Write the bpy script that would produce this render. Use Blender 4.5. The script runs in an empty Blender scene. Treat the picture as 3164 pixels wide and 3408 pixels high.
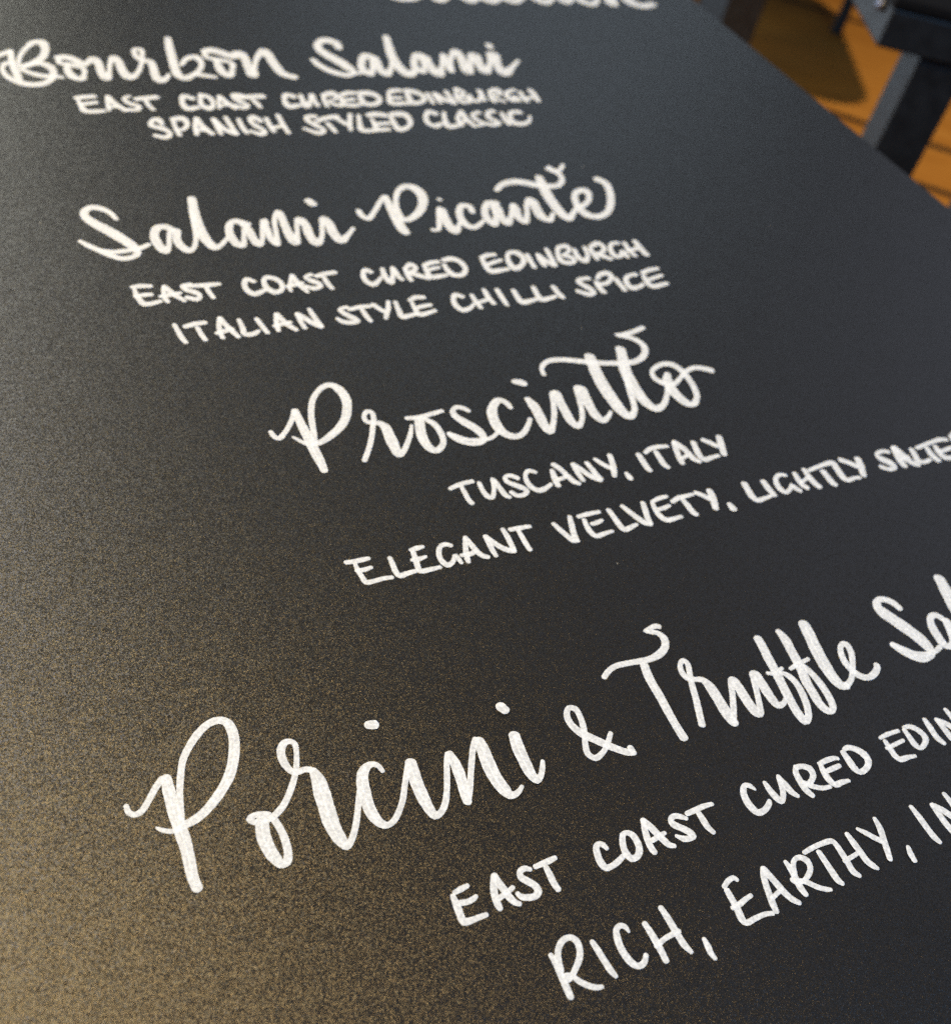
import bpy, bmesh, math, random
from mathutils import Vector, Matrix

random.seed(7)
scene = bpy.context.scene
COL = scene.collection

# ------------------------------------------------------------------ camera
CAM_Z = 0.31                      # metres above the board's face (z = 0)
cam_data = bpy.data.cameras.new("camera")
cam = bpy.data.objects.new("camera", cam_data)
COL.objects.link(cam)
cam.matrix_world = Matrix(((0.86890311, 0.18204414, -0.46029047, 0.0),
                           (-0.44586587, 0.69170966, -0.56810331, 0.0),
                           (0.21496749, 0.69885454, 0.68219594, CAM_Z),
                           (0, 0, 0, 1)))
cam_data.sensor_fit = 'HORIZONTAL'
cam_data.sensor_width = 36.0
cam_data.lens = 36.0 * 3732.0 / 3164.0
cam_data.clip_start = 0.01
cam_data.clip_end = 60.0
cam_data.dof.use_dof = True
cam_data.dof.focus_distance = 0.375
cam_data.dof.aperture_fstop = 11.8
cam_data.dof.aperture_blades = 0
scene.camera = cam
scene.cycles.use_denoising = False
scene.cycles.transparent_max_bounces = 32

# ------------------------------------------------------------------ light
world = bpy.data.worlds.new("World")
scene.world = world
world.use_nodes = True
bg = world.node_tree.nodes["Background"]
bg.inputs["Color"].default_value = (0.75, 0.85, 1.0, 1)
bg.inputs["Strength"].default_value = 0.02


def look(o, target):
    o.rotation_euler = (Vector(target) - o.location).to_track_quat('-Z', 'Y').to_euler()


def area(name, loc, target, sx, sy, power, color):
    d = bpy.data.lights.new(name, 'AREA')
    d.shape = 'RECTANGLE'
    d.size, d.size_y = sx, sy
    d.energy, d.color = power, color
    o = bpy.data.objects.new(name, d)
    COL.objects.link(o)
    o.location = loc
    look(o, target)
    return o


# lamps and windows of the cafe: cool daylight from the far right, neutral windows ahead
# and to the left, one warm lamp over the near left corner; plus an added rear fill
AIM = (0.30, 0.35, 0.0)
area("far_window_light", (-0.42, 3.037, 1.124), AIM, 1.5, 1.0, 25.7, (0.982, 1.000, 0.875))
area("high_window_light", (-0.362, 1.989, 1.768), AIM, 1.2, 1.0, 8.2, (1.000, 0.834, 0.667))
area("left_room_light", (-0.813, 0.993, 1.532), AIM, 1.5, 1.5, 39.1, (1.000, 0.882, 0.421))
area("street_window_light", (2.236, 3.449, 1.627), AIM, 2, 1, 7.8, (0.694, 0.846, 1.000))
area("rear_fill_light", (0.762, -1.373, 1.606), AIM, 1.0, 1.0, 44.3, (0.302, 0.581, 1.000))  # added cool fill behind the camera, whitens the lettering
area("right_window_light", (2.81, 1.022, 1.5), AIM, 2, 1.5, 5.7, (0.728, 0.800, 1.000))
area("warm_lamp_light", (-0.181, 0.435, 1.418), AIM, 0.25, 0.25, 13.5, (1.000, 0.607, 0.237))
area("side_window_light", (-1.092, 2.009, 1.25), AIM, 1.2, 1.2, 24.7, (0.146, 0.250, 1.000))
sp = bpy.data.lights.new("ceiling_spot", 'SPOT')
sp.energy, sp.color = 350.0, (1.0, 0.84, 0.62)
sp.spot_size, sp.spot_blend, sp.shadow_soft_size = math.radians(62), 0.3, 0.03
spo = bpy.data.objects.new("ceiling_spot", sp)
COL.objects.link(spo)
spo.location = (2.60, 0.90, 1.80)
look(spo, (2.6, 2.0, -0.76))

# added cool fill for the table legs, kept below the board's level
area("low_fill_light", (0.2, 3.6, -0.36), (1.3, 1.2, -0.36), 2.2, 0.66, 42.0, (0.66, 0.84, 1.0))

scene.view_settings.view_transform = 'Standard'
scene.view_settings.look = 'None'
scene.view_settings.exposure = 0.0
scene.view_settings.gamma = 1.0


# ------------------------------------------------------------------ helpers
def new_mat(name):
    m = bpy.data.materials.new(name)
    m.use_nodes = True
    nt = m.node_tree
    return m, nt, nt.nodes["Principled BSDF"], nt.nodes["Material Output"]


def N(nt, kind, **kw):
    n = nt.nodes.new(kind)
    for k, v in kw.items():
        setattr(n, k, v)
    return n


def noise(nt, vec, scale, detail=3.0, rough=0.55):
    n = N(nt, "ShaderNodeTexNoise")
    n.inputs["Scale"].default_value = scale
    n.inputs["Detail"].default_value = detail
    n.inputs["Roughness"].default_value = rough
    nt.links.new(vec, n.inputs["Vector"])
    return n.outputs["Fac"]


def remap(nt, val, a, b, c, d):
    n = N(nt, "ShaderNodeMapRange")
    n.inputs[1].default_value, n.inputs[2].default_value = a, b
    n.inputs[3].default_value, n.inputs[4].default_value = c, d
    nt.links.new(val, n.inputs[0])
    return n.outputs[0]


def mixcol(nt, fac, a, b):
    n = N(nt, "ShaderNodeMix", data_type='RGBA')
    nt.links.new(fac, n.inputs[0])
    for i, c in ((6, a), (7, b)):
        if isinstance(c, tuple):
            n.inputs[i].default_value = (*c, 1)
        else:
            nt.links.new(c, n.inputs[i])
    return n.outputs[2]


def bump(nt, bsdf, height, strength, dist):
    n = N(nt, "ShaderNodeBump")
    n.inputs["Strength"].default_value = strength
    n.inputs["Distance"].default_value = dist
    nt.links.new(height, n.inputs["Height"])
    nt.links.new(n.outputs["Normal"], bsdf.inputs["Normal"])


def coords(nt, scale=(1, 1, 1), rot=(0, 0, 0)):
    t = N(nt, "ShaderNodeTexCoord")
    m = N(nt, "ShaderNodeMapping")
    m.inputs["Scale"].default_value = scale
    m.inputs["Rotation"].default_value = rot
    nt.links.new(t.outputs["Object"], m.inputs["Vector"])
    return m.outputs["Vector"]


def link_mesh(name, bm, mat, parent=None):
    me = bpy.data.meshes.new(name)
    bm.to_mesh(me)
    bm.free()
    me.materials.append(mat)
    o = bpy.data.objects.new(name, me)
    COL.objects.link(o)
    if parent:
        o.parent = parent
    return o


def box(bm, size, loc=(0, 0, 0), rz=0.0, bevel=0.0, segs=2):
    r = bmesh.ops.create_cube(bm, size=1.0)
    vs = r['verts']
    bmesh.ops.scale(bm, vec=size, verts=vs)
    if bevel:
        es = list({e for v in vs for e in v.link_edges})
        rb = bmesh.ops.bevel(bm, geom=es, offset=bevel, segments=segs, affect='EDGES', profile=0.5)
        vs = list({v for v in rb['verts']} | {v for v in vs if v.is_valid})
    bmesh.ops.rotate(bm, cent=(0, 0, 0), matrix=Matrix.Rotation(rz, 3, 'Z'), verts=vs)
    bmesh.ops.translate(bm, vec=loc, verts=vs)


def part(name, mat, parent, size, loc, bevel=0.002, rz=0.0):
    bm = bmesh.new()
    box(bm, size, loc, rz, bevel)
    return link_mesh(name, bm, mat, parent)


def thing(name, label, cat, loc=(0, 0, 0), rz=0.0):
    o = bpy.data.objects.new(name, None)
    COL.objects.link(o)
    o.location = loc
    o.rotation_euler = (0, 0, rz)
    o['label'], o['category'] = label, cat
    return o


# ------------------------------------------------------------------ materials
def board_material():
    m, nt, b, out = new_mat("black_card")
    v = coords(nt)
    fine = noise(nt, v, 2300.0, 3.0, 0.7)            # paper tooth, half a millimetre
    cloud = noise(nt, v, 28.0, 4.0)
    f1 = remap(nt, fine, 0.40, 0.80, 0.0, 1.0)
    base = mixcol(nt, f1, (0.0040, 0.0038, 0.0037), (0.0105, 0.0098, 0.0092))
    f2 = remap(nt, cloud, 0.3, 0.7, 0.0, 0.35)
    base = mixcol(nt, f2, base, (0.0080, 0.0080, 0.0084))
    # sparse specks of dust and lint
    vo = N(nt, "ShaderNodeTexVoronoi", feature='F1')
    vo.inputs["Scale"].default_value = 55.0
    vo.inputs["Randomness"].default_value = 1.0
    nt.links.new(v, vo.inputs["Vector"])
    r = N(nt, "ShaderNodeSeparateColor")
    nt.links.new(vo.outputs["Color"], r.inputs["Color"])
    lim = remap(nt, r.outputs[0], 0.60, 1.0, 0.0, 0.030)
    lt = N(nt, "ShaderNodeMath", operation='LESS_THAN')
    nt.links.new(vo.outputs["Distance"], lt.inputs[0])
    nt.links.new(lim, lt.inputs[1])
    k = N(nt, "ShaderNodeMath", operation='MULTIPLY')
    k.inputs[1].default_value = 0.7
    nt.links.new(lt.outputs[0], k.inputs[0])
    base = mixcol(nt, k.outputs[0], base, (0.50, 0.49, 0.46))
    nt.links.new(base, b.inputs["Base Color"])
    rg = remap(nt, fine, 0.3, 0.7, 0.24, 0.40)
    nt.links.new(rg, b.inputs["Roughness"])
    b.inputs["Specular IOR Level"].default_value = 0.75
    # tiny facets of the card's tooth, each tilted its own way, so that it glints
    cell = N(nt, "ShaderNodeTexVoronoi", feature='F1')
    cell.inputs["Scale"].default_value = 2600.0
    nt.links.new(v, cell.inputs["Vector"])
    sub = N(nt, "ShaderNodeVectorMath", operation='SUBTRACT')
    sub.inputs[1].default_value = (0.5, 0.5, 0.5)
    nt.links.new(cell.outputs["Color"], sub.inputs[0])
    scl = N(nt, "ShaderNodeVectorMath", operation='SCALE')
    scl.inputs["Scale"].default_value = 0.29
    nt.links.new(sub.outputs[0], scl.inputs[0])
    geo = N(nt, "ShaderNodeNewGeometry")
    addv = N(nt, "ShaderNodeVectorMath", operation='ADD')
    nt.links.new(scl.outputs[0], addv.inputs[0])
    nt.links.new(geo.outputs["Normal"], addv.inputs[1])
    nrm = N(nt, "ShaderNodeVectorMath", operation='NORMALIZE')
    nt.links.new(addv.outputs[0], nrm.inputs[0])
    bp = N(nt, "ShaderNodeBump")
    bp.inputs["Strength"].default_value = 0.8
    bp.inputs["Distance"].default_value = 0.00012
    nt.links.new(fine, bp.inputs["Height"])
    nt.links.new(nrm.outputs[0], bp.inputs["Normal"])
    nt.links.new(bp.outputs["Normal"], b.inputs["Normal"])
    return m


def paint_material():
    m, nt, b, out = new_mat("white_marker_paint")
    v = coords(nt)
    n1 = noise(nt, v, 900.0, 3.0, 0.6)
    n2 = noise(nt, v, 120.0, 2.0)
    nt.links.new(mixcol(nt, remap(nt, n1, 0.35, 0.65, 0.0, 1.0), (0.75, 0.79, 0.83), (0.83, 0.87, 0.91)),
                 b.inputs["Base Color"])
    b.inputs["Roughness"].default_value = 0.5
    b.inputs["Specular IOR Level"].default_value = 0.3
    bump(nt, b, n1, 0.25, 0.0002)
    tr = N(nt, "ShaderNodeBsdfTransparent")
    mx = N(nt, "ShaderNodeMixShader")
    add = N(nt, "ShaderNodeMath", operation='MULTIPLY')
    nt.links.new(remap(nt, n1, 0.35, 0.70, 0.62, 0.87), add.inputs[0])
    nt.links.new(remap(nt, n2, 0.30, 0.60, 0.92, 1.0), add.inputs[1])
    nt.links.new(add.outputs[0], mx.inputs[0])
    nt.links.new(tr.outputs[0], mx.inputs[1])
    nt.links.new(b.outputs[0], mx.inputs[2])
    nt.links.new(mx.outputs[0], out.inputs["Surface"])
    return m


def floor_material():
    m, nt, b, out = new_mat("varnished_oak_planks")
    ang = math.atan2(0.66, -0.75)
    v = coords(nt, (1, 1, 1), (0, 0, math.atan2(0.66, 0.75)))     # x runs along the planks
    sx = N(nt, "ShaderNodeSeparateXYZ")
    nt.links.new(v, sx.inputs[0])
    vg = N(nt, "ShaderNodeVectorMath", operation='MULTIPLY')
    vg.inputs[1].default_value = (1.6, 22.0, 1.0)
    nt.links.new(v, vg.inputs[0])
    grain = noise(nt, vg.outputs[0], 2.0, 5.0)
    patch = noise(nt, v, 3.0, 2.0)
    col = mixcol(nt, remap(nt, grain, 0.35, 0.7, 0, 1), (0.27, 0.100, 0.009), (0.38, 0.165, 0.026))
    col = mixcol(nt, remap(nt, patch, 0.35, 0.7, 0, 0.6), col, (0.23, 0.085, 0.008))
    # dark gaps between the broad planks
    a = N(nt, "ShaderNodeMath", operation='ADD')
    a.inputs[1].default_value = GAP_OFFSET
    nt.links.new(sx.outputs[1], a.inputs[0])
    gaps = []
    for shift in (0.0, 0.278):
        b2 = N(nt, "ShaderNodeMath", operation='ADD')
        b2.inputs[1].default_value = shift
        nt.links.new(a.outputs[0], b2.inputs[0])
        w = N(nt, "ShaderNodeMath", operation='PINGPONG')
        w.inputs[1].default_value = 0.55
        nt.links.new(b2.outputs[0], w.inputs[0])
        gaps.append(remap(nt, w.outputs[0], 0.012, 0.022, 1.0, 0.0))
    mg = N(nt, "ShaderNodeMath", operation='MAXIMUM')
    nt.links.new(gaps[0], mg.inputs[0])
    nt.links.new(gaps[1], mg.inputs[1])
    gap = mg.outputs[0]
    col = mixcol(nt, gap, col, (0.02, 0.010, 0.003))
    nt.links.new(col, b.inputs["Base Color"])
    b.inputs["Roughness"].default_value = 0.42
    bump(nt, b, grain, 0.15, 0.002)
    return m


def plain(name, col, rough, var=0.25, scale=40.0, spec=0.5, metal=0.0):
    m, nt, b, out = new_mat(name)
    v = coords(nt)
    n = noise(nt, v, scale, 4.0)
    lo = tuple(c * (1 - var) for c in col)
    hi = tuple(min(1.0, c * (1 + var)) for c in col)
    nt.links.new(mixcol(nt, remap(nt, n, 0.3, 0.7, 0, 1), lo, hi), b.inputs["Base Color"])
    nt.links.new(remap(nt, n, 0.3, 0.7, rough * 0.85, rough * 1.15), b.inputs["Roughness"])
    b.inputs["Specular IOR Level"].default_value = spec
    b.inputs["Metallic"].default_value = metal
    bump(nt, b, n, 0.08, 0.002)
    return m


# plank gaps cross the points (2.372, 1.971) and (2.35, 1.62) of the floor
_a = math.atan2(0.66, 0.75)
GAP_OFFSET = -(2.372 * math.sin(_a) + 1.971 * math.cos(_a))
M_BOARD, M_PAINT, M_FLOOR = board_material(), paint_material(), floor_material()
M_EDGE = plain("black_card_edge", (0.02, 0.02, 0.02), 0.8, 0.2, 300.0)
M_BLACK = plain("black_lacquered_wood", (0.010, 0.011, 0.013), 0.55, 0.3, 60.0, spec=0.30)
M_DARKWOOD = plain("dark_stained_wood", (0.035, 0.020, 0.012), 0.5, 0.3, 30.0)
M_STEEL = plain("dull_steel", (0.20, 0.21, 0.26), 0.5, 0.1, 80.0, metal=1.0)
M_SEAT = plain("black_matte_laminate", (0.006, 0.0055, 0.006), 0.8, 0.3, 400.0, spec=0.1)

FLOOR_Z = -0.765
# ------------------------------------------------------------------ setting
bm = bmesh.new()
bmesh.ops.create_grid(bm, x_segments=1, y_segments=1, size=9.0)
fl = link_mesh("floor", bm, M_FLOOR)
fl.location = (0, 0, FLOOR_Z)
fl['kind'] = 'structure'
fl['label'] = "orange varnished wooden plank floor"

# ------------------------------------------------------------------ the table under the board
t = thing("display_table", "dark wooden table carrying the black lettered menu board", "table", (0.27, 0.52, FLOOR_Z))
part("table_top", M_DARKWOOD, t, (0.66, 1.44, 0.03), (0, 0, 0.744), 0.003)
for sx in (-1, 1):
    for sy in (-1, 1):
        part("leg", M_DARKWOOD, t, (0.05, 0.05, 0.727), (sx * 0.28, sy * 0.66, 0.365), 0.003)

# ------------------------------------------------------------------ black table beside it (square post leg)
def az(d):
    return Vector((math.cos(math.radians(d)), math.sin(math.radians(d)), 0))


S = 0.062
Bc = az(37.4) * 1.455                       # its leg's corner nearest the camera
n1, n2 = az(150.2), az(240.2)               # the lit face and the dark face
ORI = math.radians(60.2 - 90.0)             # local +y along azimuth 60.2
TOPZ = -0.100
corner = Bc + n1 * 0.062 + n2 * 0.012       # nearest corner of its top
LX, LY = 0.32, 2.0                         # along azimuth -29.8 and 60.2
t = thing("side_table", "narrow black table with thick square legs and a steel bolt, beside the board", "table",
          (corner.x, corner.y, FLOOR_Z), ORI)
h = TOPZ - FLOOR_Z
part("table_top", M_SEAT, t, (LX, LY, 0.014), (LX / 2, LY / 2, h + 0.051), 0.004)
part("apron", M_BLACK, t, (LX - 0.006, LY - 0.006, 0.044), (LX / 2, LY / 2, h + 0.022), 0.003)
for px in (0.062 + S / 2, LX - 0.040 - S / 2):
    for py in (0.012 + S / 2, LY - 0.012 - S / 2):
        part("leg", M_BLACK, t, (S, S, h), (px, py, h / 2 - 0.001), 0.0025)
bm = bmesh.new()
bmesh.ops.create_uvsphere(bm, u_segments=20, v_segments=10, radius=0.007)
o = link_mesh("bolt_head", bm, M_STEEL, t)
o.location = (0.0, 0.035, h + 0.036)
for p in o.data.polygons:
    p.use_smooth = True

# ------------------------------------------------------------------ far table: one square post, top above the frame
PX = az(46.45) * 2.95
ORI3 = math.radians(175)
t = thing("pedestal_table", "narrow table on a single square grey post standing behind the board", "table",
          (PX.x, PX.y, FLOOR_Z), ORI3)
part("post", M_BLACK, t, (0.11, 0.11, 0.735), (0, 0, 0.370), 0.003)
bm = bmesh.new()
box(bm, (1.28, 0.62, 0.03), (0, 0, 0))
es = [e for e in bm.edges if abs(e.verts[0].co.z - e.verts[1].co.z) > 0.01]
bmesh.ops.bevel(bm, geom=es, offset=0.10, segments=10, affect='EDGES', profile=0.5)
o = link_mesh("table_top", bm, M_DARKWOOD, t)
e1, e2 = Vector((0.54, 0.84, 0)), Vector((-0.84, 0.54, 0))
c = Vector((2.535, 1.665, 0)) + e1 * 0.31 + e2 * 0.64
o.matrix_local = (Matrix.Translation(PX + Vector((0, 0, FLOOR_Z))) @ Matrix.Rotation(ORI3, 4, 'Z')).inverted() @ \
    Matrix.Translation((c.x, c.y, -0.015)) @ Matrix.Rotation(math.atan2(e2.y, e2.x), 4, 'Z')

# ------------------------------------------------------------------ chair behind: only the foot of one leg shows
t = thing("dining_chair", "black chair whose thin leg stands on the orange floor", "chair",
          (2.79, 2.46, FLOOR_Z), math.radians(35))
for px, py in ((0, 0), (0.40, 0), (0, 0.40), (0.40, 0.40)):
    hgt = 0.86 if px else 0.43
    part("leg", M_BLACK, t, (0.032, 0.032, hgt), (px, py, hgt / 2), 0.004)
part("seat", M_SEAT, t, (0.45, 0.45, 0.04), (0.20, 0.20, 0.452), 0.012)
part("backrest", M_BLACK, t, (0.02, 0.368, 0.16), (0.40, 0.20, 0.76), 0.006)

# ------------------------------------------------------------------ the lettered board
RX = 0.0379                                  # right edge: x = 0.6746 + RX * (y - 0.434)
board = thing("menu_board", "matte black card board covered in white hand lettering, lying flat on the table", "menu board")


def edge_x(y):
    return 0.6746 + RX * (y - 0.434)


bm = bmesh.new()
corners = [(-0.115, -0.25), (edge_x(-0.25), -0.278), (edge_x(1.30), 1.272), (-0.056, 1.30)]
top = [bm.verts.new((x, y, 0.0)) for x, y in corners]
bot = [bm.verts.new((x, y, -0.006)) for x, y in corners]
bm.faces.new(top)
bm.faces.new(bot[::-1])
for i in range(4):
    bm.faces.new((top[i - 1], bot[i - 1], bot[i], top[i]))
bmesh.ops.recalc_face_normals(bm, faces=bm.faces[:])
es = [e for e in bm.edges if e.verts[0].co.z > -0.001 and e.verts[1].co.z > -0.001]
bmesh.ops.bevel(bm, geom=es, offset=0.0006, segments=2, affect='EDGES')
link_mesh("panel", bm, M_BOARD, board)

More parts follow.
